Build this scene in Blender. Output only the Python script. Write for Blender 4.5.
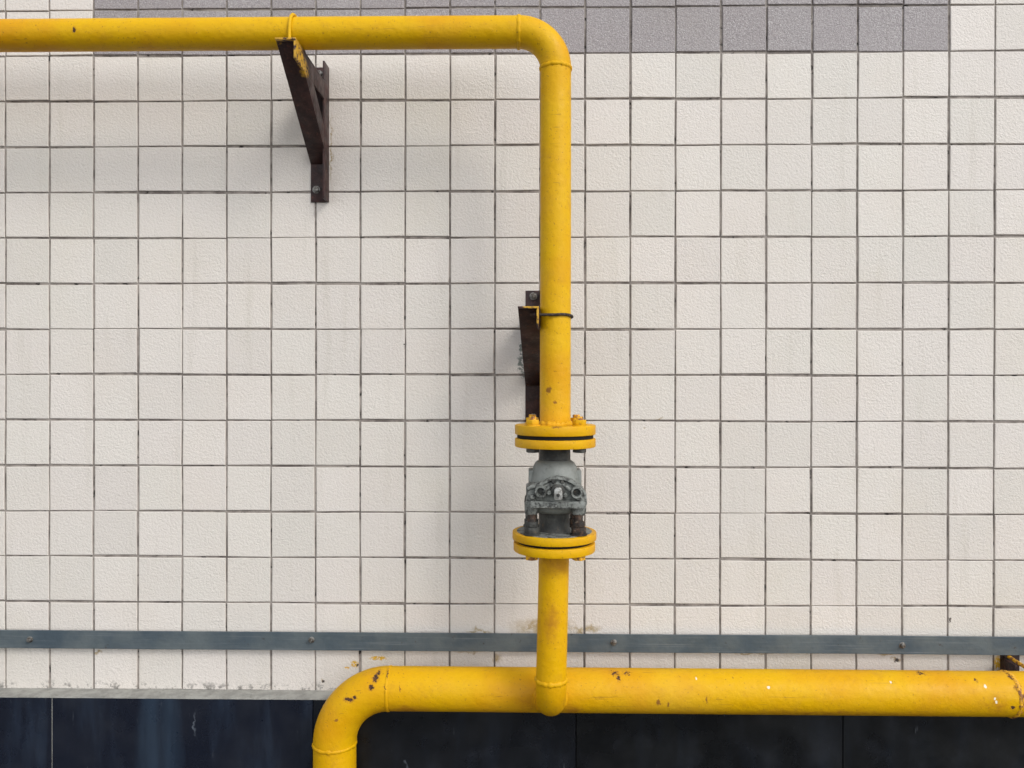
import bpy, bmesh, math, random
from mathutils import Vector, Matrix, noise

# ------------------------------------------------------------------ clear
for o in list(bpy.data.objects):
    bpy.data.objects.remove(o, do_unlink=True)
scene = bpy.context.scene
C = scene.collection
RND = random.Random(7)
R = math.radians

# ------------------------------------------------------------------ camera
cam_data = bpy.data.cameras.new('camera')
cam = bpy.data.objects.new('camera', cam_data)
C.objects.link(cam)
cam.location = (0.0, -1.7114, 1.45)
cam.rotation_euler = (R(89.857), R(-0.0745), R(0.9176))
cam_data.sensor_width = 36.0
cam_data.lens = 36.0 * 770.0 / 1024.0
cam_data.clip_start = 0.02
cam_data.clip_end = 1000.0
scene.camera = cam

# ------------------------------------------------------------------ sky, sun, exposure
SUN_TO = Vector((0.56, -0.60, 0.66)).normalized()          # direction towards the sun (veiled, upper right)
elev = math.asin(SUN_TO.z)
azim = math.atan2(SUN_TO.x, SUN_TO.y)
world = bpy.data.worlds.new('World')
scene.world = world
world.use_nodes = True
wn, wl = world.node_tree.nodes, world.node_tree.links
wn.clear()
sky = wn.new('ShaderNodeTexSky')
sky.sky_type = 'NISHITA'
sky.sun_disc = False
sky.sun_elevation = elev
sky.sun_rotation = azim
sky.air_density = 1.0
sky.dust_density = 1.0
sky.ozone_density = 1.0
hsv = wn.new('ShaderNodeHueSaturation')
hsv.inputs['Saturation'].default_value = 0.22               # thin overcast: little blue left
bg = wn.new('ShaderNodeBackground')
bg.inputs['Strength'].default_value = 0.15
wo = wn.new('ShaderNodeOutputWorld')
wl.new(sky.outputs[0], hsv.inputs['Color'])
wl.new(hsv.outputs[0], bg.inputs['Color'])
wl.new(bg.outputs[0], wo.inputs['Surface'])

sd = bpy.data.lights.new('sun', 'SUN')
sd.energy = 0.68
sd.angle = R(17.0)
sd.color = (1.0, 0.96, 0.90)
sun = bpy.data.objects.new('sun', sd)
C.objects.link(sun)
sun.location = (3, -4, 6)
sun.rotation_euler = (-SUN_TO).to_track_quat('-Z', 'Y').to_euler()

vs = scene.view_settings
scene.display_settings.display_device = 'sRGB'
vs.view_transform = 'Standard'
vs.look = 'None'
vs.gamma = 1.0
vs.use_curve_mapping = False
vs.exposure = 0.83

# ------------------------------------------------------------------ material helpers
class NT:
    def __init__(self, name):
        self.m = bpy.data.materials.new(name)
        self.m.use_nodes = True
        self.t = self.m.node_tree
        self.n, self.l = self.t.nodes, self.t.links
        self.n.clear()
        self.out = self.n.new('ShaderNodeOutputMaterial')
        self.b = self.n.new('ShaderNodeBsdfPrincipled')
        self.l.new(self.b.outputs[0], self.out.inputs['Surface'])
        self.pos = self.n.new('ShaderNodeNewGeometry').outputs['Position']
    def put(self, sock, v):
        if hasattr(v, 'is_output'):
            self.l.new(v, sock)
        elif isinstance(v, (tuple, list)) and len(v) == 3 and sock.type == 'RGBA':
            sock.default_value = (*v, 1)
        else:
            sock.default_value = v
    def noise(self, scale, detail=3, rough=0.55, vec=None, dist=0.0, col=False):
        n = self.n.new('ShaderNodeTexNoise')
        n.inputs['Scale'].default_value = scale
        n.inputs['Detail'].default_value = detail
        n.inputs['Roughness'].default_value = rough
        n.inputs['Distortion'].default_value = dist
        self.l.new(vec if vec is not None else self.pos, n.inputs['Vector'])
        return n.outputs['Color' if col else 'Fac']
    def vmath(self, op, a, b=None):
        n = self.n.new('ShaderNodeVectorMath')
        n.operation = op
        self.put(n.inputs[0], a)
        if b is not None:
            self.put(n.inputs[1], b)
        return n.outputs['Value' if op in ('LENGTH', 'DOT_PRODUCT', 'DISTANCE') else 'Vector']
    def math(self, op, a, b=None, clamp=False):
        n = self.n.new('ShaderNodeMath')
        n.operation = op
        n.use_clamp = clamp
        self.put(n.inputs[0], a)
        if b is not None:
            self.put(n.inputs[1], b)
        return n.outputs[0]
    def ramp(self, v, a, b, lo=0.0, hi=1.0):
        n = self.n.new('ShaderNodeMapRange')
        n.clamp = True
        n.interpolation_type = 'SMOOTHSTEP'
        self.put(n.inputs['Value'], v)
        n.inputs['From Min'].default_value = a
        n.inputs['From Max'].default_value = b
        n.inputs['To Min'].default_value = lo
        n.inputs['To Max'].default_value = hi
        return n.outputs['Result']
    def mix(self, f, a, b, mode='MIX'):
        n = self.n.new('ShaderNodeMix')
        n.data_type = 'RGBA'
        n.blend_type = mode
        self.put(n.inputs['Factor'], f)
        self.put(n.inputs['A'] if False else n.inputs[6], a)
        self.put(n.inputs[7], b)
        return n.outputs[2]
    def spots(self, vec, items, soft=0.45):
        """mask of worn or stained patches: (centre, radii) in metres on the real surface"""
        acc = None
        for c, r in items:
            d = self.vmath('LENGTH', self.vmath('DIVIDE', self.vmath('SUBTRACT', vec, c), r))
            f = self.ramp(d, 1.0, 1.0 - soft)
            acc = f if acc is None else self.math('MAXIMUM', acc, f)
        return acc
    def nearest(self, vec, items):
        acc = None
        for c, r in items:
            d = self.vmath('LENGTH', self.vmath('DIVIDE', self.vmath('SUBTRACT', vec, c), r))
            acc = d if acc is None else self.math('MINIMUM', acc, d)
        return acc
    def warp(self, scale, amp, detail=3):
        c = self.noise(scale, detail, col=True)
        return self.vmath('ADD', self.pos, self.vmath('MULTIPLY', self.vmath('SUBTRACT', c, (.5, .5, .5)), (amp, amp, amp)))
    def stretch(self, s):
        return self.vmath('MULTIPLY', self.pos, s)
    def bump(self, h, dist, strength=1.0, prev=None):
        n = self.n.new('ShaderNodeBump')
        n.inputs['Strength'].default_value = strength
        n.inputs['Distance'].default_value = dist
        self.put(n.inputs['Height'], h)
        if prev is not None:
            self.l.new(prev, n.inputs['Normal'])
        return n.outputs[0]
    def done(self, col, rough, normal=None, metal=0.0, spec=0.5):
        self.put(self.b.inputs['Base Color'], col)
        self.put(self.b.inputs['Roughness'], rough)
        self.put(self.b.inputs['Metallic'], metal)
        self.b.inputs['Specular IOR Level'].default_value = spec
        if normal is not None:
            self.l.new(normal, self.b.inputs['Normal'])
        return self.m

def tile_material(name, ca, cb, grain, stained):
    k = NT(name)
    oi = k.n.new('ShaderNodeObjectInfo').outputs['Random']
    isl = k.n.new('ShaderNodeNewGeometry').outputs['Random Per Island']
    rnd = k.math('FRACT', k.math('ADD', k.math('MULTIPLY', oi, 7.31), k.math('MULTIPLY', isl, 3.17)))
    rnd2 = k.math('FRACT', k.math('MULTIPLY', rnd, 13.7))
    col = k.mix(rnd, ca, cb)
    val = k.ramp(rnd2, 0, 1, 0.955, 1.025)
    comb = k.n.new('ShaderNodeCombineColor')
    for i in range(3):
        k.l.new(val, comb.inputs[i])
    col = k.mix(1.0, col, comb.outputs[0], 'MULTIPLY')
    # faint large-scale discoloration of the glaze: pinkish, yellowish
    col = k.mix(k.ramp(k.noise(5.0, 3), .42, .72, 0, .30), col, (ca[0], ca[1] * .955, ca[2] * .925))
    col = k.mix(k.ramp(k.noise(3.1, 4, vec=k.vmath('ADD', k.pos, (4., 2., 9.))), .50, .78, 0, .40), col, (ca[0] * .90, ca[1] * .885, ca[2] * .80))
    # fine speckle
    fine = k.noise(420 if grain > .5 else 620, 2, .7)
    col = k.mix(k.ramp(fine, .36, .60, grain, 0), col, (ca[0] * .55, ca[1] * .54, ca[2] * .54))
    if grain > .5:
        col = k.mix(k.ramp(k.noise(120, 3, .65), .46, .66, 0, .45), col, (.22, .195, .20))
        col = k.mix(k.ramp(k.noise(360, 2, .7, vec=k.vmath('ADD', k.pos, (9., 1., 3.))), .55, .68, 0, .6), col, (.60, .585, .575))
    # rain grime, vertical
    streak = k.noise(1.0, 4, .6, vec=k.stretch((28., 1., 2.2)))
    col = k.mix(k.ramp(streak, .53, .80, 0, .36), col, (ca[0] * .72, ca[1] * .70, ca[2] * .65))
    if stained:
        w = k.warp(55, .030)
        wf = k.warp(210, .014)
        brown = [((.045, 0, .904), (.10, .1, .030)), ((-.098, 0, .898), (.04, .1, .006)), ((.135, 0, .902), (.05, .1, .010)),
                 ((.30, 0, 1.371), (.012, .1, .0035)), ((.268, 0, 1.349), (.004, .1, .0025)), ((.80, 0, .850), (.03, .1, .006)),
                 ((.825, 0, .838), (.018, .1, .006)), ((-.448, 0, .782), (.006, .1, .006)), ((-.12, 0, .852), (.04, .1, .006)),
                 ((-.06, 0, .835), (.012, .1, .016)), ((.5, 0, .852), (.05, .1, .006)), ((-.9558, 0, .842), (.010, .1, .006)), ((-.431, 0, 1.97), (.003, .1, .10))]
        f = k.spots(w, brown, .8)
        breakup = k.ramp(k.noise(95, 4, .7), .26, .56)
        col = k.mix(k.math('MULTIPLY', k.math('MULTIPLY', f, breakup), .88), col, (.33, .235, .105))
        # crumbs of dirt gathered on the ledge at the foot of the tiles
        sx = k.n.new('ShaderNodeSeparateXYZ')
        k.l.new(wf, sx.inputs[0])
        low = k.ramp(sx.outputs[2], .784, .764)
        f = k.math('MULTIPLY', low, k.ramp(k.noise(42, 5, .75), .50, .60))
        col = k.mix(k.math('MULTIPLY', f, .75), col, (.10, .095, .085))
        # yellow paint brushed past the pipe
        yel = [((-.377, 0, .820), (.012, .1, .009)), ((-.325, 0, .834), (.024, .1, .0055)), ((-.395, 0, .812), (.006, .1, .004)),
               ((1.045, 0, .832), (.014, .1, .022))]
        col = k.mix(k.math('MULTIPLY', k.spots(wf, yel, .5), k.ramp(k.noise(170, 3, .7), .36, .50)), col, (.62, .36, .02))
        drk = [((-.372, 0, .818), (.005, .1, .004)), ((.823, 0, .8365), (.007, .1, .005)), ((-.448, 0, .782), (.0035, .1, .0035)),
               ((-.266, 0, 1.531), (.0022, .1, .007)), ((1.056, 0, .826), (.006, .1, .01)), ((.939, 0, .926), (.0022, .1, .008))]
        col = k.mix(k.spots(wf, drk, .5), col, (.05, .04, .035))
        # knocked, cement-smeared spot by the bracket on the riser
        scar = [((-.004, 0, 1.525), (.010, .1, .030)), ((-.007, 0, 1.490), (.012, .1, .026)), ((.0, 0, 1.465), (.008, .1, .014))]
        sf = k.math('MULTIPLY', k.spots(wf, scar, .5), k.ramp(k.noise(150, 4, .7), .44, .52))
        col = k.mix(sf, col, (.16, .175, .155))
    # crinkled relief of the glaze
    h1 = k.noise(185, 2, .62, dist=.4)
    h2 = k.noise(480, 1, .6)
    nrm = k.bump(k.math('ADD', h1, k.math('MULTIPLY', h2, .45)), .0016)
    rough = .55
    return k.done(col, rough, nrm, spec=.40)

M = {}
M['tile'] = tile_material('cream_tile_glaze', (.664, .626, .572), (.680, .630, .584), .15, False)
M['tile_stained'] = tile_material('stained_cream_tile_glaze', (.664, .626, .572), (.680, .630, .584), .15, True)
M['grey_tile'] = tile_material('grey_tile_glaze', (.338, .306, .308), (.395, .366, .366), .75, False)

k = NT('joint_mortar')
c = k.mix(k.ramp(k.noise(14, 5, .7), .38, .66), (.34, .305, .275), (.135, .116, .105))
c = k.mix(k.ramp(k.noise(48, 4, .7), .58, .66, 0, .9), c, (.012, .010, .010))
M['grout'] = k.done(c, .95, k.bump(k.noise(300, 3), .001), spec=.2)

def yellow_paint():
    k = NT('yellow_pipe_paint')
    base = (.665, .385, .0008)
    col = k.mix(k.ramp(k.noise(7, 4, .6), .35, .70), base, (.645, .345, .0012))
    col = k.mix(k.ramp(k.noise(4.5, 3, .6, vec=k.vmath('ADD', k.pos, (7., 1., 5.))), .42, .66, 0, .75), col, (.600, .275, .0018))
    # thin dusty film and rubbed grime
    col = k.mix(k.ramp(k.noise(30, 5, .7), .52, .80, 0, .45), col, (.42, .20, .018))
    col = k.mix(k.ramp(k.noise(190, 4, .75), .61, .68, 0, .70), col, (.22, .10, .018))
    col = k.mix(k.ramp(k.noise(2.6, 3, .6, vec=k.vmath('ADD', k.pos, (3., 3., 1.))), .50, .75, 0, .30), col, (.66, .37, .05))
    # scratches along the runs
    sc = k.noise(1.0, 3, .6, vec=k.stretch((9., 220., 220.)))
    col = k.mix(k.ramp(sc, .675, .71, 0, .45), col, (.24, .12, .02))
    wf = k.warp(170, .012)
    chips = [((-.8743, -.23, 2.1325), (0.0032, .03, 0.0054)), ((-.3585, -.14, .7985), (0.0092, .03, 0.0040)), ((-.348, -.14, .804), (0.0048, .03, 0.0032)),
             ((-.3133, -.14, .8235), (0.0052, .03, 0.0048)), ((-.3060, -.13, .8380), (0.0060, .03, 0.0056)), ((-.302, -.13, .846), (0.0040, .03, 0.0032)),
             ((.187, -.115, .8475), (0.0080, .03, 0.0019)), ((.194, -.13, .841), (0.0030, .03, 0.0036)), ((.212, -.115, .8475), (0.0064, .03, 0.0013)),
             ((.822, -.12, .8500), (0.0128, .03, 0.0011)), ((1.003, -.14, .8360), (0.0032, .03, 0.0048)), ((1.006, -.14, .818), (0.0040, .03, 0.0040)),
             ((.998, -.12, .846), (0.0040, .03, 0.0032)), ((.9869, -.14, .7945), (0.0048, .03, 0.0028)), ((.9226, -.13, .842), (0.0032, .03, 0.0016)),
             ((-.282, -.13, .846), (0.0014, .03, 0.0064)), ((-.284, -.14, .825), (0.0013, .03, 0.0032))]
    cd = k.nearest(wf, chips)
    col = k.mix(k.math('MULTIPLY', k.ramp(cd, 1.75, .9), .55), col, (.36, .155, .020))
    cf = k.ramp(cd, 1.0, .72)
    col = k.mix(cf, col, k.mix(k.ramp(k.noise(330, 2), .4, .6), (.035, .024, .020), (.12, .055, .028)))
    rusty = [((.2731, -.14, .7995), (0.0068, .03, 0.0088)), ((.2934, -.14, .7945), (0.0032, .03, 0.0056)), ((.3705, -.14, .806), (0.0024, .03, 0.0096)),
             ((-.3832, -.14, .7565), (0.0052, .03, 0.0036)), ((.0470, -.23, 1.435), (0.0064, .03, 0.0080)), ((.0590, -.23, 1.4118), (0.0048, .03, 0.0040)),
             ((.060, -.275, 1.3660), (0.0128, .03, 0.0024)), ((-.254, -.14, .822), (0.0018, .03, 0.0080)), ((1.008, -.13, .80), (0.0064, .03, 0.0096)),
             ((1.0, -.13, .83), (0.0112, .03, 0.0080))]
    rf = k.math('MULTIPLY', k.spots(wf, rusty, .6), .82)
    col = k.mix(rf, col, (.20, .075, .022))
    smudge_and_shade = k.spots(k.warp(40, .03), [((.005, -.13, .795), (.035, .05, .030)), ((.100, -.13, .780), (.030, .05, .018)), ((.058, -.22, 1.100), (.05, .06, .035)), ((.052, -.22, .99), (.02, .06, .06)), ((-.24, -.13, .775), (.08, .05, .018)), ((.62, -.13, .775), (.30, .05, .012)), ((.95, -.13, .80), (.05, .05, .03))], .9)  # grime at the tee, plus flange shade painted orange on the branch top
    col = k.mix(k.math('MULTIPLY', smudge_and_shade, k.ramp(k.noise(48, 4, .7), .30, .62, .1, .75)), col, (.40, .165, .012))
    white = [((.3542, -.14, .8420), (.0026, .03, .0022)), ((.4980, -.14, .8290), (.0032, .03, .0026)), ((.7480, -.14, .8385), (.0028, .03, .0026)),
             ((.9367, -.14, .8335), (.0036, .03, .0044)), ((.9500, -.14, .8120), (.0020, .03, .0034)), ((.9535, -.14, .8060), (.003, .03, .004))]
    col = k.mix(k.spots(k.warp(120, .006), white, .35), col, (.72, .68, .58))
    # soil settled on what faces upwards is real dust, lighter and matt
    h = k.math('SUBTRACT', k.noise(75, 3, .5), k.math('MULTIPLY', cf, .8))
    nrm = k.bump(h, .0022, .6)
    nrm = k.bump(k.noise(420, 2), .0004, .6, nrm)
    rough = k.math('ADD', k.ramp(k.noise(24, 4), .3, .7, .40, .60), k.math('MULTIPLY', k.math('MAXIMUM', cf, rf), .4))
    return k.done(col, rough, nrm, spec=.20)
M['yellow'] = yellow_paint()

# bolts and bead paint: same yellow, thinner, with rust coming through
k = NT('rust_streaked_yellow')
c = k.mix(k.ramp(k.noise(130, 4, .7), .44, .60), (.78, .40, .008), (.26, .10, .025))
c = k.mix(k.ramp(k.noise(260, 3, .7), .58, .66, 0, .8), c, (.09, .045, .022))
M['yellow_rust'] = k.done(c, .6, k.bump(k.noise(260, 3), .0012))

k = NT('brown_primer_steel')
c = k.mix(k.ramp(k.noise(26, 4, .65), .4, .66), (.024, .0105, .0105), (.056, .023, .020))
c = k.mix(k.ramp(k.noise(120, 4, .7), .56, .68, 0, .7), c, (.105, .040, .028))
c = k.mix(k.ramp(k.noise(60, 4, .7), .66, .72, 0, .6), c, (.014, .011, .011))
over = k.spots(k.warp(90, .02), [((-.436, -.235, 2.085), (.01, .05, .03)), ((-.436, -.20, 2.075), (.012, .045, .025)), ((-.475, -.245, 2.08), (.014, .012, .030)),
                                 ((-.455, -.250, 2.103), (.05, .008, .012)), ((.0285, -.252, 1.578), (.009, .012, .030)), ((.012, -.252, 1.594), (.05, .006, .004))], .5)
c = k.mix(k.math('MULTIPLY', over, k.ramp(k.noise(110, 3, .6), .38, .50)), c, (.52, .29, .022))
M['brown'] = k.done(c, k.ramp(k.noise(40, 3), .3, .7, .42, .68), k.bump(k.noise(150, 4), .0012), spec=.4)

k = NT('galvanised_flat_steel')
c = k.mix(k.ramp(k.noise(9, 4, .6), .35, .68), (.060, .084, .104), (.115, .138, .146))
c = k.mix(k.ramp(k.noise(1.0, 4, .6, vec=k.stretch((5., 60., 240.))), .52, .75, 0, .45), c, (.24, .265, .28))
c = k.mix(k.ramp(k.noise(60, 4, .7), .62, .70, 0, .6), c, (.045, .032, .028))
M['strip'] = k.done(c, k.ramp(k.noise(35, 4), .3, .7, .42, .62), k.bump(k.noise(110, 3), .0007), metal=.25)

k = NT('zinc_bolt')
c = k.mix(k.ramp(k.noise(160, 3), .45, .65), (.22, .21, .195), (.085, .072, .060))
M['bolt'] = k.done(c, .42, k.bump(k.noise(300, 2), .0006), metal=.7)

k = NT('grey_valve_casting')
c = k.mix(k.ramp(k.noise(32, 4, .65), .36, .66), (.140, .149, .137), (.240, .250, .232))
c = k.mix(k.ramp(k.noise(75, 5, .7), .46, .62, 0, .9), c, (.022, .021, .019))
c = k.mix(k.ramp(k.noise(170, 4, .7), .62, .70, 0, .8), c, (.34, .335, .31))
M['casting'] = k.done(c, k.ramp(k.noise(60, 3), .3, .7, .45, .75), k.bump(k.noise(230, 3), .0016), spec=.35)

k = NT('grey_valve_body_paint')
c = k.mix(k.ramp(k.noise(26, 4, .65), .36, .66), (.165, .176, .162), (.225, .236, .220))
c = k.mix(k.ramp(k.noise(60, 5, .7), .56, .72, 0, .6), c, (.075, .075, .068))
M['body'] = k.done(c, k.ramp(k.noise(60, 3), .3, .7, .40, .62), k.bump(k.noise(260, 2), .0006), spec=.4)

k = NT('dark_oily_casting')
c = k.mix(k.ramp(k.noise(40, 4, .65), .4, .66), (.034, .035, .033), (.070, .070, .063))
c = k.mix(k.ramp(k.noise(130, 4, .7), .58, .68, 0, .7), c, (.10, .062, .034))
M['dark'] = k.done(c, .6, k.bump(k.noise(240, 3), .0014), spec=.35)

k = NT('rusty_bolt')
c = k.mix(k.ramp(k.noise(120, 4, .7), .42, .62), (.026, .022, .020), (.075, .043, .028))
c = k.mix(k.ramp(k.noise(240, 3, .7), .6, .68, 0, .7), c, (.15, .13, .105))
M['rusty'] = k.done(c, .7, k.bump(k.noise(260, 3), .0014), spec=.3)

k = NT('tag_metal')
c = k.mix(k.ramp(k.noise(200, 3), .42, .62), (.40, .40, .38), (.20, .195, .18))
M['tag'] = k.done(c, .5, k.bump(k.noise(300, 2), .0006), metal=.3)

k = NT('rubber_gasket')
M['gasket'] = k.done((.012, .011, .010), .8, k.bump(k.noise(300, 2), .0005), spec=.2)

k = NT('polished_dark_stone')
oi = k.n.new('ShaderNodeObjectInfo').outputs['Random']
c = k.mix(oi, (.0034, .0040, .0048), (.0048, .0056, .0070))
sx = k.n.new('ShaderNodeAttribute')
sx.attribute_type = 'OBJECT'
sx.attribute_name = 'blue_vein'
vein = sx.outputs['Fac']
c = k.mix(vein, c, (.0062, .0085, .0165))
c = k.mix(k.math('MULTIPLY', k.ramp(k.noise(1.0, 5, .65, vec=k.stretch((13., 1., 2.2))), .44, .74, 0, .8), k.math('ADD', k.math('MULTIPLY', vein, .75), .25)), c, (.020, .030, .050))
c = k.mix(k.ramp(k.noise(18, 4, .55), .45, .85, 0, .4), c, (.022, .025, .033))
c = k.mix(k.ramp(k.noise(420, 2, .6), .58, .74, 0, .30), c, (.026, .029, .036))
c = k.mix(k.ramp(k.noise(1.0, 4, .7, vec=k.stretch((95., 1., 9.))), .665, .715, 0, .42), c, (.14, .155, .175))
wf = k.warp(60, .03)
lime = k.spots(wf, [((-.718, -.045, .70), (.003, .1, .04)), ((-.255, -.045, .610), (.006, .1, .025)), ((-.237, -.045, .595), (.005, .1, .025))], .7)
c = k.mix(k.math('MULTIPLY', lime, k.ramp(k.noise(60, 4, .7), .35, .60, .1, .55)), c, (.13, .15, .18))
band = k.spots(k.warp(9, .02), [((-.795, -.045, .50), (.062, .1, .55))], .35)  # paler blue stripe: a reflection from opposite, painted into the stone colour
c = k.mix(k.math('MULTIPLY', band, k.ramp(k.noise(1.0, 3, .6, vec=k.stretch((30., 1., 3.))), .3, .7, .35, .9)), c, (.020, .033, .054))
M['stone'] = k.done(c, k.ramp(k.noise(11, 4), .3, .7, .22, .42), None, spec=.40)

k = NT('cement_ledge')
c = k.mix(k.ramp(k.noise(30, 5, .7), .38, .64), (.35, .345, .315), (.25, .245, .225))
c = k.mix(k.ramp(k.noise(48, 5, .75), .58, .70, 0, .6), c, (.16, .15, .135))
M['cement'] = k.done(c, .9, k.bump(k.noise(140, 3), .0015), spec=.25)

k = NT('asphalt')
c = k.mix(k.ramp(k.noise(3, 5), .35, .7), (.042, .042, .043), (.062, .060, .058))
c = k.mix(k.ramp(k.noise(160, 2), .58, .7, 0, .6), c, (.11, .105, .10))
M['asphalt'] = k.done(c, .9, k.bump(k.noise(160, 3), .006))

# ------------------------------------------------------------------ mesh helpers
def mesh_object(name, bm, mat, parent=None, smooth=35, loc=None):
    me = bpy.data.meshes.new(name)
    bmesh.ops.recalc_face_normals(bm, faces=bm.faces)
    bm.to_mesh(me)
    bm.free()
    me.materials.append(M[mat])
    if smooth:
        for p in me.polygons:
            p.use_smooth = True
        me.set_sharp_from_angle(angle=R(smooth))
    return place(name, me, parent, loc)

def place(name, me, parent=None, loc=None, rot=None):
    o = bpy.data.objects.new(name, me)
    C.objects.link(o)
    if loc is not None:
        o.location = loc
    if rot is not None:
        o.rotation_euler = rot
    if parent is not None:
        o.parent = parent
    return o

def empty(name, loc, label, cat, group=None, rz=0.0):
    o = bpy.data.objects.new(name, None)
    C.objects.link(o)
    o.location = loc
    o.rotation_euler = (0, 0, rz)
    o.empty_display_size = .05
    o['label'] = label
    o['category'] = cat
    if group:
        o['group'] = group
    return o

def add_box(bm, lo, hi, bev=0.0, segs=2):
    t = bmesh.new()
    bmesh.ops.create_cube(t, size=1)
    for v in t.verts:
        v.co = Vector([(lo[i] + hi[i]) / 2 + v.co[i] * (hi[i] - lo[i]) for i in range(3)])
    if bev:
        bmesh.ops.bevel(t, geom=t.edges[:], offset=bev, segments=segs, affect='EDGES', profile=.5)
    merge(bm, t)

def merge(bm, t):
    me = bpy.data.meshes.new('tmp')
    t.to_mesh(me)
    t.free()
    bm.from_mesh(me)
    bpy.data.meshes.remove(me)

def add_tube(bm, pts, rad, segs=48, caps=True, lump=0.0, seed=0.0, up=None):
    """sweep a circle along points; rad may be a list"""
    pts = [Vector(p) for p in pts]
    n = len(pts)
    rings = []
    tan0 = (pts[1] - pts[0]).normalized()
    a = Vector(up) if up else (Vector((0, 0, 1)) if abs(tan0.z) < .9 else Vector((1, 0, 0)))
    u = (a - tan0 * a.dot(tan0)).normalized()
    for i, p in enumerate(pts):
        if i == 0:
            t = (pts[1] - pts[0])
        elif i == n - 1:
            t = (pts[-1] - pts[-2])
        else:
            t = (pts[i + 1] - pts[i]).normalized() + (pts[i] - pts[i - 1]).normalized()
        t.normalize()
        u = (u - t * u.dot(t)).normalized()
        w = t.cross(u)
        r = rad[i] if isinstance(rad, (list, tuple)) else rad
        ring = []
        for s in range(segs):
            an = 2 * math.pi * s / segs
            d = u * math.cos(an) + w * math.sin(an)
            rr = r
            if lump:
                rr += lump * noise.noise(d * 9 + Vector((seed, seed * 2, i * .35)))
            ring.append(bm.verts.new(p + d * rr))
        rings.append(ring)
    for i in range(n - 1):
        for s in range(segs):
            bm.faces.new((rings[i][s], rings[i][(s + 1) % segs], rings[i + 1][(s + 1) % segs], rings[i + 1][s]))
    if caps:
        bm.faces.new(rings[0][::-1])
        bm.faces.new(rings[-1])

def add_lathe(bm, prof, centre, axis='z', segs=48, lump=0.0, seed=0.0):
    """prof: (radius, height) from bottom to top, closed with caps"""
    cx, cy, cz = centre
    rings = []
    for j, (r, h) in enumerate(prof):
        ring = []
        for s in range(segs):
            an = 2 * math.pi * s / segs
            rr = r
            if lump:
                rr += lump * noise.noise(Vector((math.cos(an) * 6 + seed, math.sin(an) * 6, j * .4 + seed)))
            if axis == 'z':
                q = (cx + rr * math.cos(an), cy + rr * math.sin(an), cz + h)
            elif axis == 'y':
                q = (cx + rr * math.cos(an), cy + h, cz + rr * math.sin(an))
            else:
                q = (cx + h, cy + rr * math.cos(an), cz + rr * math.sin(an))
            ring.append(bm.verts.new(q))
        rings.append(ring)
    for j in range(len(prof) - 1):
        for s in range(segs):
            bm.faces.new((rings[j][s], rings[j][(s + 1) % segs], rings[j + 1][(s + 1) % segs], rings[j + 1][s]))
    bm.faces.new(rings[0][::-1])
    bm.faces.new(rings[-1])

def disc_profile(r, t, b=.0018):
    return [(r - b, 0), (r - b * .3, b * .3), (r, b), (r, t - b), (r - b * .3, t - b * .3), (r - b, t)]

def add_hex(bm, r, h, centre, axis='z', turn=0.0, bev=.0012):
    t = bmesh.new()
    lo = [t.verts.new((r * math.cos(turn + i * math.pi / 3), r * math.sin(turn + i * math.pi / 3), 0)) for i in range(6)]
    hi = [t.verts.new((v.co.x, v.co.y, h)) for v in lo]
    t.faces.new(lo[::-1])
    t.faces.new(hi)
    for i in range(6):
        t.faces.new((lo[i], lo[(i + 1) % 6], hi[(i + 1) % 6], hi[i]))
    bmesh.ops.bevel(t, geom=t.edges[:], offset=bev, segments=2, affect='EDGES', profile=.5)
    if axis == '-y':
        t.transform(Matrix.Rotation(R(90), 4, 'X'))
    elif axis == '-x':
        t.transform(Matrix.Rotation(R(-90), 4, 'Y'))
    elif axis == '-z':
        t.transform(Matrix.Rotation(R(180), 4, 'X'))
    t.transform(Matrix.Translation(centre))
    merge(bm, t)

def arc(c, r, a0, a1, n, plane):
    out = []
    for i in range(n + 1):
        a = a0 + (a1 - a0) * i / n
        u, v = r * math.cos(a), r * math.sin(a)
        if plane == 'xz':
            out.append((c[0] + u, c[1], c[2] + v))
        elif plane == 'yz':
            out.append((c[0], c[1] + u, c[2] + v))
        else:
            out.append((c[0] + u, c[1] + v, c[2]))
    return out

def weld(name, centre, r, axis, parent, fat=.0024, seed=1.0, mat='yellow'):
    """lumpy ring of weld metal round a pipe"""
    bm = bmesh.new()
    segs, sub = 72, 8
    rings = []
    for s in range(segs):
        an = 2 * math.pi * s / segs
        f = fat * (1 + .65 * noise.noise(Vector((math.cos(an) * 7 + seed, math.sin(an) * 7, seed))))
        off = .0011 * noise.noise(Vector((math.cos(an) * 3 + seed * 3, math.sin(an) * 3, 2)))
        ring = []
        for q in range(sub):
            b = 2 * math.pi * q / sub
            rr = r + f * .8 * math.cos(b)
            h = f * 1.5 * math.sin(b) + off
            if axis == 'x':
                co = (h, rr * math.cos(an), rr * math.sin(an))
            else:
                co = (rr * math.cos(an), rr * math.sin(an), h)
            ring.append(bm.verts.new(co))
        rings.append(ring)
    for s in range(segs):
        a, b2 = rings[s], rings[(s + 1) % segs]
        for q in range(sub):
            bm.faces.new((a[q], a[(q + 1) % sub], b2[(q + 1) % sub], b2[q]))
    return mesh_object(name, bm, mat, parent, 60, centre)

# ------------------------------------------------------------------ ground
bm = bmesh.new()
s = 150.0
bm.faces.new([bm.verts.new(v) for v in ((-s, -s, 0), (s, -s, 0), (s, s, 0), (-s, s, 0))])
g = mesh_object('ground', bm, 'asphalt', None, 0)
g['kind'] = 'structure'

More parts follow.
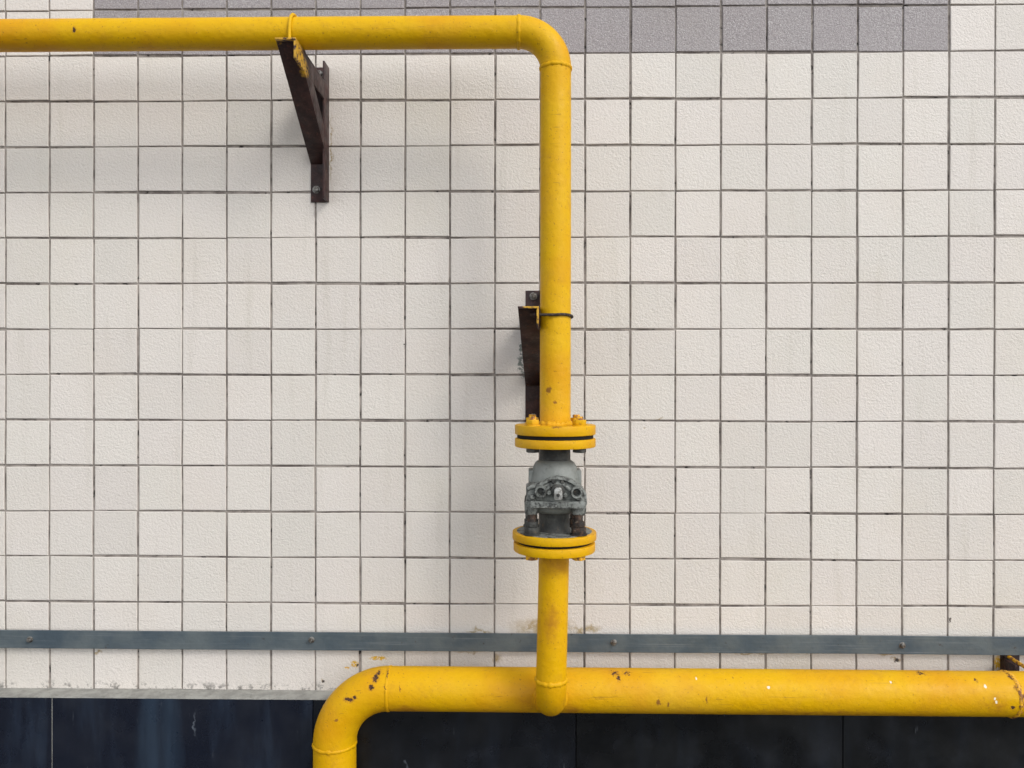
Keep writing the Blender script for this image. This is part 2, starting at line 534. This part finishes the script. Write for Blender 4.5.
# ------------------------------------------------------------------ tiled wall
PX, PZ = 0.1, 0.101978          # tile pitch
X0, Z0 = -1.16587, 2.28147      # joint crossing i = 0, j = 0
LEDGE = 0.7598
wall = empty('tiled_wall', (0, 0, 0), 'wall of square cream tiles with a band of grey tiles along the top', 'wall')
wall['kind'] = 'thing'
bm = bmesh.new()
add_box(bm, (-4.6, .0029, 0.0), (4.6, .26, 3.75))
mesh_object('mortar_bed', bm, 'grout', wall, 0)

def tile_bmesh(w, h, rnd, bm=None, at=(0, 0, 0), skew=0.0):
    """one glazed tile: slightly pillowed front with rounded arrises, a hair out of square"""
    own = bm is None
    if own:
        bm = bmesh.new()
    j = lambda a: rnd.uniform(-a, a)
    cs, sn = math.cos(skew), math.sin(skew)
    corners = [(-w / 2 + j(.0006), -h / 2 + j(.0006)), (w / 2 + j(.0006), -h / 2 + j(.0006)), (w / 2 + j(.0006), h / 2 + j(.0006)), (-w / 2 + j(.0006), h / 2 + j(.0006))]
    tilt = [j(.00055) for _ in range(4)]
    rings = []
    for inset, y in ((0, .0060), (0, .0013), (.0004, .0005), (.0014, 0.0)):
        ring = []
        for (x, z), t in zip(corners, tilt):
            xx = x - math.copysign(inset, x)
            zz = z - math.copysign(inset, z)
            ring.append(bm.verts.new((at[0] + xx * cs - zz * sn, at[1] + y + (t if y < .005 else 0), at[2] + xx * sn + zz * cs)))
        rings.append(ring)
    for a, b in zip(rings, rings[1:]):
        for i in range(4):
            bm.faces.new((a[i], a[(i + 1) % 4], b[(i + 1) % 4], b[i]))
    bm.faces.new(rings[-1])
    return bm

def tile_meshes(name, w, h, n, mat):
    out = []
    for i in range(n):
        bm = tile_bmesh(w, h, RND)
        bmesh.ops.recalc_face_normals(bm, faces=bm.faces)
        me = bpy.data.meshes.new(name)
        bm.to_mesh(me)
        bm.free()
        me.materials.append(M[mat])
        out.append(me)
    return out

JOINT = .0042
TW, TH = PX - JOINT, PZ - JOINT
cut_top = Z0 - 14 * PZ - JOINT / 2
CH = cut_top - LEDGE
full = tile_meshes('wall_tile', TW, TH, 14, 'tile')
short = tile_meshes('wall_tile', TW, CH, 6, 'tile_stained')
marked = tile_meshes('wall_tile', TW, TH, 8, 'tile_stained')
STAINED = {(i, 13) for i in range(7, 23)} | {(7, j) for j in range(0, 5)} | {(14, 8), (14, 9), (13, 9), (11, 7), (12, 7), (11, 8), (12, 8), (8, 7), (9, 7), (21, 13), (20, 13)}
grey = tile_meshes('grey_tile', TW, TH, 8, 'grey_tile')
FX0, FX1, FZ0, FZ1 = -1.172, 1.105, .60, 2.304         # what the photograph shows of the wall plane
cells = []
for i in range(-34, 57):
    for j in range(-14, 15):
        cx = X0 + (i + .5) * PX
        if j == 14:
            top, bot = cut_top, LEDGE
        else:
            top, bot = Z0 - j * PZ - JOINT / 2, Z0 - (j + 1) * PZ + JOINT / 2
        is_grey = (j == -1 and 2 <= i <= 20) or (j == 0 and 2 <= i <= 20) or (j == -2 and 2 <= i <= 20)
        vis = max(0, min(cx + TW / 2, FX1) - max(cx - TW / 2, FX0)) * max(0, min(top, FZ1) - max(bot, FZ0))
        # what the strip and the lower pipe hide
        if j == 14:
            vis *= .45
        if j == 13:
            vis *= .62
        cells.append((vis, i, j, cx, top, bot, is_grey))
white_vis = sorted([c for c in cells if not c[6] and c[0] > 1e-5], key=lambda c: -c[0])
single = {(c[1], c[2]) for c in white_vis[:300]}
rest = bmesh.new()
for vis, i, j, cx, top, bot, is_grey in cells:
    cz = (top + bot) / 2
    dx, dz = RND.uniform(-.0006, .0006), RND.uniform(-.0005, .0005)
    dy = RND.uniform(-.0005, .0004)
    sk = RND.gauss(0, .0028)
    # the hand-laid joints wander a little
    dz += .0011 * math.sin(i * .9 + j * 1.7) + .0010 * noise.noise(Vector((i * .21, j * .9, 3)))
    dx += .0009 * noise.noise(Vector((i * .9, j * .23, 8)))
    if j == 14:
        dz, sk = max(dz, 0), 0
    if is_grey and vis > 1e-5:
        o = place('grey_tile', RND.choice(grey), wall, (cx + dx, dy, cz + dz), (0, -sk, 0))
    elif is_grey:
        place('grey_tile', RND.choice(grey), wall, (cx + dx, dy, cz + dz), (0, -sk, 0))
    elif (i, j) in single:
        place('wall_tile', RND.choice(short if j == 14 else marked if (i, j) in STAINED else full), wall, (cx + dx, dy, cz + dz), (0, -sk, 0))
    else:
        tile_bmesh(TW, top - bot, RND, rest, (cx + dx, dy, cz + dz), sk)
o = mesh_object('tile_field', rest, 'tile_stained', wall, 0)
o['kind'] = 'stuff'

# ------------------------------------------------------------------ stone plinth
plinth = empty('stone_plinth', (0, 0, 0), 'dark blue-black polished stone plinth along the foot of the tiled wall', 'plinth')
joints = [-4.6, -3.899, -3.326, -2.753, -2.179, -1.606, -1.0325, -.4588, .1128, .6867, 1.26, 1.833, 2.407, 2.98, 3.553, 4.6]
for a, b in zip(joints, joints[1:]):
    bm = bmesh.new()
    add_box(bm, (-(b - a) / 2 + .0006, -.013, -.378), ((b - a) / 2 - .0006, .013, .378), .0010, 1)
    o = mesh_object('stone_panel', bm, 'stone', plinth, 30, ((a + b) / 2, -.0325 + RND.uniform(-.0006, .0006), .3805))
    o['blue_vein'] = 1.0 if b < -.4 else .15 if b < .2 else 0.0
bm = bmesh.new()
add_box(bm, (-4.6, -.0185, 0.0), (4.6, .0030, .7570))
mesh_object('backing_mortar', bm, 'grout', plinth, 0)
bm = bmesh.new()
add_box(bm, (-1.03295, -.0445, 0.0), (-1.03205, -.0190, .757))
mesh_object('joint_filler', bm, 'cement', plinth, 0)
# uneven cement fillet closing the top of the panels against the tiles
bm = bmesh.new()
N = 620
prev = None
for q in range(N + 1):
    x = -4.59 + 9.18 * q / N
    n1 = noise.noise(Vector((x * 14, 2, 0))) * .0018 + noise.noise(Vector((x * 55, 5, 0))) * .0013
    n2 = noise.noise(Vector((x * 9, 7, 1))) * .0008 + noise.noise(Vector((x * 70, 1, 1))) * .0006
    prof = [(-.0452 + n2, .7580), (-.0450 + n2, .7604 + n2 * .4), (-.030, .7610 + n2 * .5), (-.012, .7608 + n1 * .4), (-.0004, .7606 + n1 * .8), (.0026, .7606 + n1 * .8), (.0026, .7580)]
    ring = [bm.verts.new((x, y, z)) for y, z in prof]
    if prev:
        m = len(ring)
        for i in range(m):
            bm.faces.new((prev[i], prev[(i + 1) % m], ring[(i + 1) % m], ring[i]))
    else:
        bm.faces.new(ring)
    prev = ring
bm.faces.new(prev[::-1])
mesh_object('cement_ledge', bm, 'cement', plinth, 50)

# ------------------------------------------------------------------ flat steel strip on the wall
strip = empty('steel_strip', (0, -.012, .8756), 'long flat grey steel strip bolted across the tiles above the plinth', 'metal strip')
bm = bmesh.new()
N = 240
prev = None
for q in range(N + 1):
    x = -4.6 + 9.2 * q / N
    w = .0010 * noise.noise(Vector((x * 2.1, 0, 4)))
    dy = .0012 * noise.noise(Vector((x * 1.7, 3, 4)))
    z0, z1 = -.0199 + w, .0199 + w
    ring = [bm.verts.new((x, y + dy, z)) for y, z in ((0, z0 + .0006), (0, z1 - .0006), (-.0006, z1), (-.0037, z1), (-.0043, z1 - .0006), (-.0043, z0 + .0006), (-.0037, z0), (-.0006, z0))]
    if prev:
        for i in range(8):
            bm.faces.new((prev[i], prev[(i + 1) % 8], ring[(i + 1) % 8], ring[i]))
    else:
        bm.faces.new(ring)
    prev = ring
bm.faces.new(prev[::-1])
mesh_object('bar', bm, 'strip', strip, 30)
for bx, bz in ((-1.0993, .0003), (-.4702, .0035), (.1975, .0022), (.8266, .0002), (1.46, .001), (-1.73, .001)):
    bm = bmesh.new()
    add_lathe(bm, [(.0068, .0), (.0068, .0010), (.0062, .0014)], (0, 0, 0), 'y', 20)
    for v in bm.verts:
        v.co.y = -v.co.y
    add_hex(bm, .0056, .0048, (0, -.0013, 0), '-y', RND.uniform(0, 1))
    add_lathe(bm, [(.0031, -.0085), (.0034, -.0078), (.0034, .0120)], (0, 0, 0), 'y', 16)
    mesh_object('bolt', bm, 'bolt', strip, 35, (bx, -.0044, bz))
    bm = bmesh.new()
    add_lathe(bm, [(.008, .0013), (.008, .0125)], (0, 0, 0), 'y', 20)
    mesh_object('spacer', bm, 'rusty', strip, 35, (bx, 0.0, bz))

# ------------------------------------------------------------------ upper yellow pipe
PR = .0302
RX, RY = .0606, -.2
UZ = 2.1360
EB = .0725
upper = empty('gas_pipe', (RX, RY, 1.3480), 'thin yellow pipe running along the top and turning down to the valve', 'pipe', 'yellow pipework')
def part(name, bm, mat, parent, smooth=35):
    """link a mesh built in world coordinates under its thing"""
    off = parent.matrix_basis.translation.copy()
    p = parent.parent
    while p is not None:
        off += p.matrix_basis.translation
        p = p.parent
    bmesh.ops.translate(bm, verts=bm.verts, vec=-off)
    return mesh_object(name, bm, mat, parent, smooth)

bm = bmesh.new()
xs = [-4.6 + (RX - EB + 4.6) * q / 40 for q in range(41)]
add_tube(bm, [(x, RY, UZ + .0012 * math.sin(x * 1.3 + .5) * min(1, abs(x - (RX - EB)) * 2)) for x in xs], PR, 64)
part('pipe', bm, 'yellow', upper)
bm = bmesh.new()
add_tube(bm, arc((RX - EB, RY, UZ - EB), EB, R(90), R(0), 20, 'xz'), PR + .0003, 64)
part('elbow', bm, 'yellow', upper)
bm = bmesh.new()
add_tube(bm, [(RX, RY, UZ - EB), (RX + .0004, RY, 1.75), (RX, RY, 1.3560)], PR, 64)
part('pipe', bm, 'yellow', upper)
L0 = Vector((RX, RY, 1.3480))
weld('weld_bead', Vector((RX - EB, RY, UZ)) - L0, PR, 'x', upper, .0024, 1.3)
weld('weld_bead', Vector((RX, RY, UZ - EB)) - L0, PR, 'z', upper, .0026, 4.1)
weld('weld_bead', Vector((RX, RY, 1.3672)) - L0, PR, 'z', upper, .0042, 7.7)

FR = .0785
BC = .0445          # bolt offset on both axes
def flange(zlo, zhi, parent, cx=RX, name='flange', mat='yellow', FR=.0790):
    bm = bmesh.new()
    add_lathe(bm, disc_profile(FR, zhi - zlo), (cx, RY, zlo), 'z', 80)
    return part(name, bm, mat, parent)
flange(1.3480, 1.3668, upper)
bm = bmesh.new()
add_lathe(bm, [(.0745, .0002), (.0745, .0070)], (RX, RY, 1.3407), 'z', 48)
part('gasket', bm, 'gasket', upper)
for sx in (-1, 1):
    for sy in (-1, 1):
        bm = bmesh.new()
        x, y = RX + sx * BC, RY + sy * BC
        add_lathe(bm, [(.0145, 0), (.0145, .0022)], (x, y, 1.3668), 'z', 24)
        add_hex(bm, .0132, .0095, (x, y, 1.3689), 'z', RND.uniform(0, 1))
        o = part('bolt_head', bm, 'yellow', upper)
        bm = bmesh.new()
        add_lathe(bm, [(.0068, 0), (.0072, .052), (.0066, .0535)], (x, y, 1.3310), 'z', 20)
        # threaded end showing above the nut
        part('stud', bm, 'yellow_rust', upper)
# ------------------------------------------------------------------ lower yellow pipe with its branch
LR, LZ, LY = .0445, .8058, -.1
LX, LB = -.3975, .115
lower = empty('gas_pipe', (LX, LY, 0.0), 'thick yellow pipe along the plinth rising to the valve and bending to the ground', 'pipe', 'yellow pipework')
bm = bmesh.new()
xs = [LX + LB + (4.6 - LX - LB) * q / 40 for q in range(41)]
add_tube(bm, [(x, LY, LZ - .0011 * (x - .3)) for x in xs], LR, 72)
part('pipe', bm, 'yellow', lower)
bm = bmesh.new()
add_tube(bm, arc((LX + LB, LY, LZ + .0006 - LB), LB, R(90), R(180), 24, 'xz'), LR + .0004, 72)
part('elbow', bm, 'yellow', lower)
bm = bmesh.new()
add_tube(bm, [(LX, LY, LZ - LB), (LX, LY, .35), (LX, LY, 0.0)], LR, 72)
part('pipe', bm, 'yellow', lower)
L1 = Vector((LX, LY, 0))
weld('weld_bead', Vector((LX + LB, LY, LZ + .0006)) - L1, LR, 'x', lower, .0021, 2.2)
weld('weld_bead', Vector((LX, LY, LZ - LB)) - L1, LR, 'z', lower, .0028, 5.5)
weld('weld_bead', Vector((1.003, LY, LZ - .0008)) - L1, LR, 'x', lower, .0028, 9.1, 'yellow_rust')
# branch: down from the valve, then back into the main
SB = .060
TX = .0535
bm = bmesh.new()
add_tube(bm, [(.0590, RY, 1.1300), (.0565, RY, 1.0), (TX, RY, LZ + SB)], .0298, 56)
part('branch', bm, 'yellow', lower)
bm = bmesh.new()
pts = [(TX, RY + SB - SB * math.cos(a), LZ + SB - SB * math.sin(a)) for a in [R(90) * q / 14 for q in range(15)]]
pts.append((TX, LY - .030, LZ))
add_tube(bm, pts, .0302, 56, up=(1, 0, 0))
part('branch_elbow', bm, 'yellow', lower)
weld('weld_bead', Vector((TX, RY, LZ + SB)) - L1, .0300, 'z', lower, .0030, 3.3)
# weld metal where the branch meets the main
bm = bmesh.new()
ring = []
rr, R0 = .0302, LR
loop = []
for q in range(60):
    a = 2 * math.pi * q / 60
    x, dz = rr * math.cos(a), rr * math.sin(a)
    y = LY - math.sqrt(max(R0 ** 2 - dz ** 2, 0))
    loop.append(Vector((TX + x * 1.03, y - .0005, LZ + dz * 1.03)))
prev = first = None
for q in range(60):
    c, d = loop[q], (loop[(q + 1) % 60] - loop[q - 1]).normalized()
    u = Vector((0, -1, 0)); u = (u - d * u.dot(d)).normalized(); w = d.cross(u)
    f = .0042 * (1 + .3 * noise.noise(c * 120))
    rg = [bm.verts.new(c + (u * math.cos(b * math.pi / 4) + w * math.sin(b * math.pi / 4)) * f) for b in range(8)]
    if prev:
        for b in range(8):
            bm.faces.new((prev[b], prev[(b + 1) % 8], rg[(b + 1) % 8], rg[b]))
    else:
        first = rg
    prev = rg
for b in range(8):
    bm.faces.new((prev[b], prev[(b + 1) % 8], first[(b + 1) % 8], first[b]))
part('weld_bead', bm, 'yellow', lower, 60)
CX2 = .0592
flange(1.1208, 1.1376, lower, CX2, FR=.0800)
for sx in (-1, 1):
    for sy in (-1, 1):
        bm = bmesh.new()
        add_hex(bm, .0132, .0088, (CX2 + sx * BC, RY + sy * BC, 1.1208), '-z', RND.uniform(0, 1))
        part('bolt_head', bm, 'yellow_rust', lower)
bm = bmesh.new()
add_lathe(bm, [(.0725, .0001), (.0725, .0056)], (CX2, RY, 1.1376), 'z', 48)
part('gasket', bm, 'gasket', lower)

# ------------------------------------------------------------------ valve
VX = .0600
valve = empty('valve', (VX, RY, 1.1433), 'grimy grey cast valve between yellow flanges on the upright pipe', 'valve')
flange(1.3238, 1.3406, valve, RX)
flange(1.1433, 1.1584, valve, CX2, FR=.0822)
# dust film on top of the lower flange is part of the casting face
bm = bmesh.new()
add_lathe(bm, [(.0735, 0), (.0735, .0012), (.0728, .0018)], (CX2, RY, 1.1576), 'z', 64)
part('raised_face', bm, 'casting', valve)
bm = bmesh.new()
add_lathe(bm, [(.0310, 0), (.0305, .006), (.0305, .030), (.033, .034)], (VX, RY, 1.2920), 'z', 40)
part('upper_neck', bm, 'dark', valve)
bm = bmesh.new()
prof = [(.034, 1.196), (.043, 1.200), (.0475, 1.206), (.0490, 1.216), (.0490, 1.238), (.0482, 1.262), (.0460, 1.274), (.0425, 1.285), (.0385, 1.2925), (.033, 1.2965), (.030, 1.298)]
add_lathe(bm, [(r, z - 1.196) for r, z in prof], (VX, RY, 1.196), 'z', 48, .0008, 2)
part('body', bm, 'body', valve, 40)
for sx in (-1, 1):
    bm = bmesh.new()
    add_box(bm, (VX + sx * .044 - .0075, RY - .016, 1.228), (VX + sx * .044 + .0075, RY + .03, 1.2795), .003)
    part('side_lug', bm, 'body', valve)
bm = bmesh.new()
add_lathe(bm, [(.0325, 0), (.0300, .006), (.0300, .036), (.034, .044)], (CX2, RY, 1.1586), 'z', 40)
part('lower_neck', bm, 'dark', valve)
# arched bonnet facing the street, with its bar, two bolt bosses and the spindle
def prism_xz(outline, y0, y1, bev, name, mat):
    bm = bmesh.new()
    f = [bm.verts.new((x, y0, z)) for x, z in outline]
    b = [bm.verts.new((x, y1, z)) for x, z in outline]
    n = len(outline)
    bm.faces.new(f)
    bm.faces.new(b[::-1])
    for i in range(n):
        bm.faces.new((f[i], f[(i + 1) % n], b[(i + 1) % n], b[i]))
    if bev:
        bmesh.ops.bevel(bm, geom=bm.edges[:], offset=bev, segments=2, affect='EDGES', profile=.5)
    return part(name, bm, mat, valve, 40)
def arch(hw, zb, zs, zt, n=18):
    out = [(VX - hw, zb), (VX + hw, zb)]
    for q in range(n + 1):
        a = math.pi * q / n
        out.append((VX + hw * math.cos(a), zs + (zt - zs) * math.sin(a) ** .85))
    return out
top_edge = [(-.0565, 1.2520), (-.0480, 1.2560), (-.0370, 1.2575), (-.0270, 1.2615), (-.0150, 1.2680), (.0, 1.2728), (.0160, 1.2712), (.0310, 1.2655), (.0420, 1.2580), (.0520, 1.2490), (.0575, 1.2400)]
prism_xz([(VX - .0560, 1.2130), (VX + .0540, 1.2110), (VX + .0590, 1.2200)] + [(VX + x, z) for x, z in top_edge[::-1]], RY - .0555, RY - .012, .0012, 'bonnet', 'casting')
# raised rim of the arch
bm = bmesh.new()
rim = [(VX + x * .95, RY - .0560, z - .004) for x, z in top_edge]
add_tube(bm, rim, .0040, 10, True, .0022, 4)
part('bonnet_rim', bm, 'casting', valve, 60)
bm = bmesh.new()
add_tube(bm, [(x * .72 + VX * .28, y - .004, z - .010) for x, y, z in rim[2:-2]], .0030, 10, True, .0010, 9)
part('bonnet_rib', bm, 'casting', valve, 60)
prism_xz([(VX - .0475, 1.2140), (VX + .052, 1.2130), (VX + .0555, 1.2180), (VX + .0545, 1.2270), (VX + .020, 1.2255), (VX - .048, 1.2265), (VX - .0505, 1.2205)], RY - .0690, RY - .036, .0012, 'cross_bar', 'casting')
for bx, bz in ((-.0290, 1.2446), (.0385, 1.2432)):
    bm = bmesh.new()
    x = VX + bx
    for (r, y) in ():
        pass
    add_lathe(bm, [(.0120, -.050), (.0118, -.067), (.0108, -.0695), (.0076, -.0695), (.0072, -.060)], (x, RY, bz), 'y', 24)
    o = part('bolt_boss', bm, 'casting', valve)
    bm = bmesh.new()
    add_hex(bm, .0058, .003, (x, RY - .0590, bz), '-y', .3, .0006)
    part('socket_screw', bm, 'dark', valve)
bm = bmesh.new()
add_lathe(bm, [(.0135, -.050), (.0135, -.062), (.0125, -.064), (.0095, -.0645), (.0090, -.076), (.0080, -.0775)], (VX + .0035, RY, 1.2445), 'y', 28)
part('spindle', bm, 'dark', valve)
prism_xz([(VX - .0030, 1.2310), (VX + .0085, 1.2305), (VX + .0110, 1.2345), (VX + .0108, 1.2495), (VX + .0070, 1.2545), (VX - .0015, 1.2540), (VX - .0045, 1.2495), (VX - .0048, 1.2355)], RY - .0825, RY - .0765, .0015, 'square_key', 'tag')
bm = bmesh.new()
add_lathe(bm, [(.0032, -.082), (.0032, -.0838), (.0026, -.0842)], (VX + .0032, RY, 1.2405), 'y', 16)
part('pin', bm, 'dark', valve)
# stop screw and little casting lumps beside the spindle
for x, z, r in ((-.0130, 1.2415, .0048), (.0165, 1.2370, .0050), (-.0050, 1.2635, .0036), (.0110, 1.2625, .0034), (.0430, 1.2320, .0060), (-.0440, 1.2335, .0055), (.0120, 1.2165, .0075)):
    bm = bmesh.new()
    add_lathe(bm, [(r, -.050), (r, -.0620), (r * .7, -.0650)], (VX + x, RY, z), 'y', 14, .0006, x * 90)
    part('casting_lug', bm, 'casting' if r > .004 else 'dark', valve)
# studs with nuts that hold the valve to the lower pipe
for sx in (-1, 1):
    for sy in (-1, 1):
        x, y = CX2 + sx * BC, RY + sy * BC
        bm = bmesh.new()
        add_lathe(bm, [(.0082, 0), (.0082, .074), (.0074, .0760)], (x, y, 1.1296), 'z', 20, .0003, sx)
        part('stud', bm, 'rusty', valve)
        bm = bmesh.new()
        add_lathe(bm, [(.0165, 0), (.0165, .0024)], (x, y, 1.1594), 'z', 24)
        add_hex(bm, .0148, .0128, (x, y, 1.1616), 'z', .4 + sx * .35)
        part('nut', bm, 'rusty' if sx > 0 else 'dark', valve)
        bm = bmesh.new()
        add_hex(bm, .0128, .0100, (x, y, 1.1748), 'z', .9 - sx * .3)
        part('lock_nut', bm, 'rusty' if sx > 0 else 'dark', valve)
        # ear of the casting that the stud passes
        bm = bmesh.new()
        add_lathe(bm, [(.0095, 0), (.0128, .003), (.0135, .014), (.0125, .024), (.008, .030)], (CX2 + sx * .0455, RY + sy * .040, 1.1960), 'z', 20, .0012, sx + sy * 3)
        part('ear', bm, 'casting' if sy < 0 else 'dark', valve, 45)
        bm = bmesh.new()
        add_hex(bm, .0130, .0078, (RX + sx * BC, RY + sy * BC, 1.3238), '-z', .2 + sx)
        part('nut', bm, 'dark', valve)

# ------------------------------------------------------------------ wall brackets
def plate(bm, pts, nrm):
    """slab between a quad outline and the same outline moved by nrm"""
    t = bmesh.new()
    a = [t.verts.new(p) for p in pts]
    b = [t.verts.new(Vector(p) + Vector(nrm)) for p in pts]
    t.faces.new(a)
    t.faces.new(b[::-1])
    n = len(pts)
    for i in range(n):
        t.faces.new((a[i], a[(i + 1) % n], b[(i + 1) % n], b[i]))
    bmesh.ops.recalc_face_normals(t, faces=t.faces)
    bmesh.ops.bevel(t, geom=t.edges[:], offset=.0007, segments=2, affect='EDGES', profile=.5)
    merge(bm, t)

def bracket(loc, label, top, bot, brace_z, rz, bolts, arm=.252):
    """angle-iron bracket; local origin: wall face, right edge, top of the arm"""
    W, T = .040, .0042
    br = empty('wall_bracket', loc, label, 'bracket', 'brown steel pipe brackets', rz)
    bm = bmesh.new()
    plate(bm, [(-W, 0, bot), (0, 0, bot), (0, 0, top), (-W, 0, top)], (0, -T, 0))
    plate(bm, [(-T, -T, bot), (-T, -W, bot), (-T, -W, top), (-T, -T, top)], (T, 0, 0))
    mesh_object('wall_angle', bm, 'brown', br, 35)
    bm = bmesh.new()
    plate(bm, [(-W, -T - .0005, 0), (-W, -arm, 0), (-.0002, -arm, 0), (-.0002, -W - .0005, 0), (-T - .001, -W - .0005, 0), (-T - .001, -T - .0005, 0)], (0, 0, -T))
    plate(bm, [(-T + .0001, -W - .0006, -T), (-T + .0001, -arm, -T), (-T + .0001, -arm, -W), (-T + .0001, -W - .0006, -W)], (T - .0003, 0, 0))
    mesh_object('arm', bm, 'brown', br, 35)
    bm = bmesh.new()
    p0, p1 = Vector((0, -arm + .010, -T - .0008)), Vector((0, -T - .0008, brace_z))
    d = (p1 - p0).normalized()
    nin = Vector((0, d.z, -d.y)) if d.z > 0 else Vector((0, -d.z, d.y))      # towards the inner corner
    X = Vector((-W, 0, 0))
    off = Vector((-.0005, 0, 0))
    plate(bm, [p0 + off, p1 + off, p1 + X, p0 + X], nin * T)
    e0, e1 = p0 + nin * T + d * .012, p1 + nin * T - d * .004
    plate(bm, [e0 + off, e1 + off, e1 + off + nin * (W - T) - d * .030, e0 + off + nin * (W - T) - d * -.030], (-T, 0, 0))
    mesh_object('brace', bm, 'brown', br, 35)
    for x, z in bolts:
        bm = bmesh.new()
        add_lathe(bm, [(.0085, -.0002), (.0085, -.0016)], (0, 0, 0), 'y', 20)
        add_hex(bm, .0068, .0050, (0, -.0015, 0), '-y', RND.uniform(0, 1))
        mesh_object('bolt', bm, 'bolt', br, 35, (x, -T, z))
    return br

b1 = bracket((-.4358, 0, 2.1056), 'brown angle-iron bracket under the top yellow pipe', .044, -.2555, -.172, 0, ((-.0275, -.228), (-.020, .028)))
b2 = bracket((.0425, 0, 1.594), 'brown angle-iron bracket beside the upright yellow pipe above the valve', .059, -.240, -.152, R(-3.5), ((-.0225, .0465), (-.022, -.222)))

def ubolt(parent, pts, wire, nuts, mat):
    bm = bmesh.new()
    add_tube(bm, pts, wire, 12)
    ub = mesh_object('u_bolt', bm, mat, parent, 50)
    for c, ax in nuts:
        bm = bmesh.new()
        add_hex(bm, .0072, .0058, (0, 0, 0), ax, .4, .0006)
        mesh_object('nut', bm, 'brown', ub, 35, c)
    return ub
# round the top pipe: straight legs go down through the arm
ux, uz, r = -.0175, UZ - 2.1056, PR + .0034
pts = [(ux, RY - r, -.0080)] + [(ux + .0012 * math.sin(a), RY - r * math.cos(a), uz + r * math.sin(a)) for a in [math.pi * q / 18 for q in range(19)]] + [(ux, RY + r, -.022)]
ubolt(b1, pts, .0032, (((ux, RY + r, -.0044), '-z'),), 'yellow')
# round the riser: legs go through the upright leg of the arm
cx = .0606 - .0425
def loc2(x, y):
    """world offset to the slightly turned bracket"""
    a = R(3.5)
    return (x * math.cos(a) - y * math.sin(a), x * math.sin(a) + y * math.cos(a))
r = PR + .0030
wp = [(cx - .050, RY - r)] + [(cx + r * math.sin(a), RY - r * math.cos(a)) for a in [math.pi * q / 18 for q in range(19)]] + [(cx - .050, RY + r)]
pts = [(*loc2(x, y), -.0150 + .0015 * math.sin(i * .4)) for i, (x, y) in enumerate(wp)]
n0, n1 = loc2(cx - .0370, RY - r), loc2(cx - .0370, RY + r)
ubolt(b2, pts, .0027, (((n0[0], n0[1], -.0150), '-x'), ((n1[0], n1[1], -.0150), '-x')), 'rusty')

# bracket that holds the thick pipe, at the right edge of the picture
b3 = empty('wall_bracket', (1.078, 0, .7664), 'short rusty bracket behind the thick yellow pipe at the right edge', 'bracket', 'brown steel pipe brackets')
bm = bmesh.new()
plate(bm, [(-.030, 0, .002), (.010, 0, .002), (.010, 0, .0865), (-.030, 0, .0865)], (0, -.005, 0))
plate(bm, [(-.030, -.005, .020), (-.030, -.062, .020), (-.030, -.052, .0800), (-.030, -.005, .0800)], (.005, 0, 0))
mesh_object('angle', bm, 'brown', b3, 35)
bm = bmesh.new()
r = LR + .004
zc = LZ - .0009 - .7664
pts = [(-.018, -.006, zc + .046)] + [(-.018, LY + r * math.cos(a), zc + r * math.sin(a)) for a in [R(62) + (R(298) - R(62)) * q / 24 for q in range(25)]] + [(-.018, -.048, zc - .044)]
add_tube(bm, pts, .0040, 12)
mesh_object('u_bolt', bm, 'yellow_rust', b3, 50)
bm = bmesh.new()
add_hex(bm, .0095, .0070, (-.018, -.0052, zc + .046), '-y', .3)
mesh_object('nut', bm, 'rusty', b3, 35)
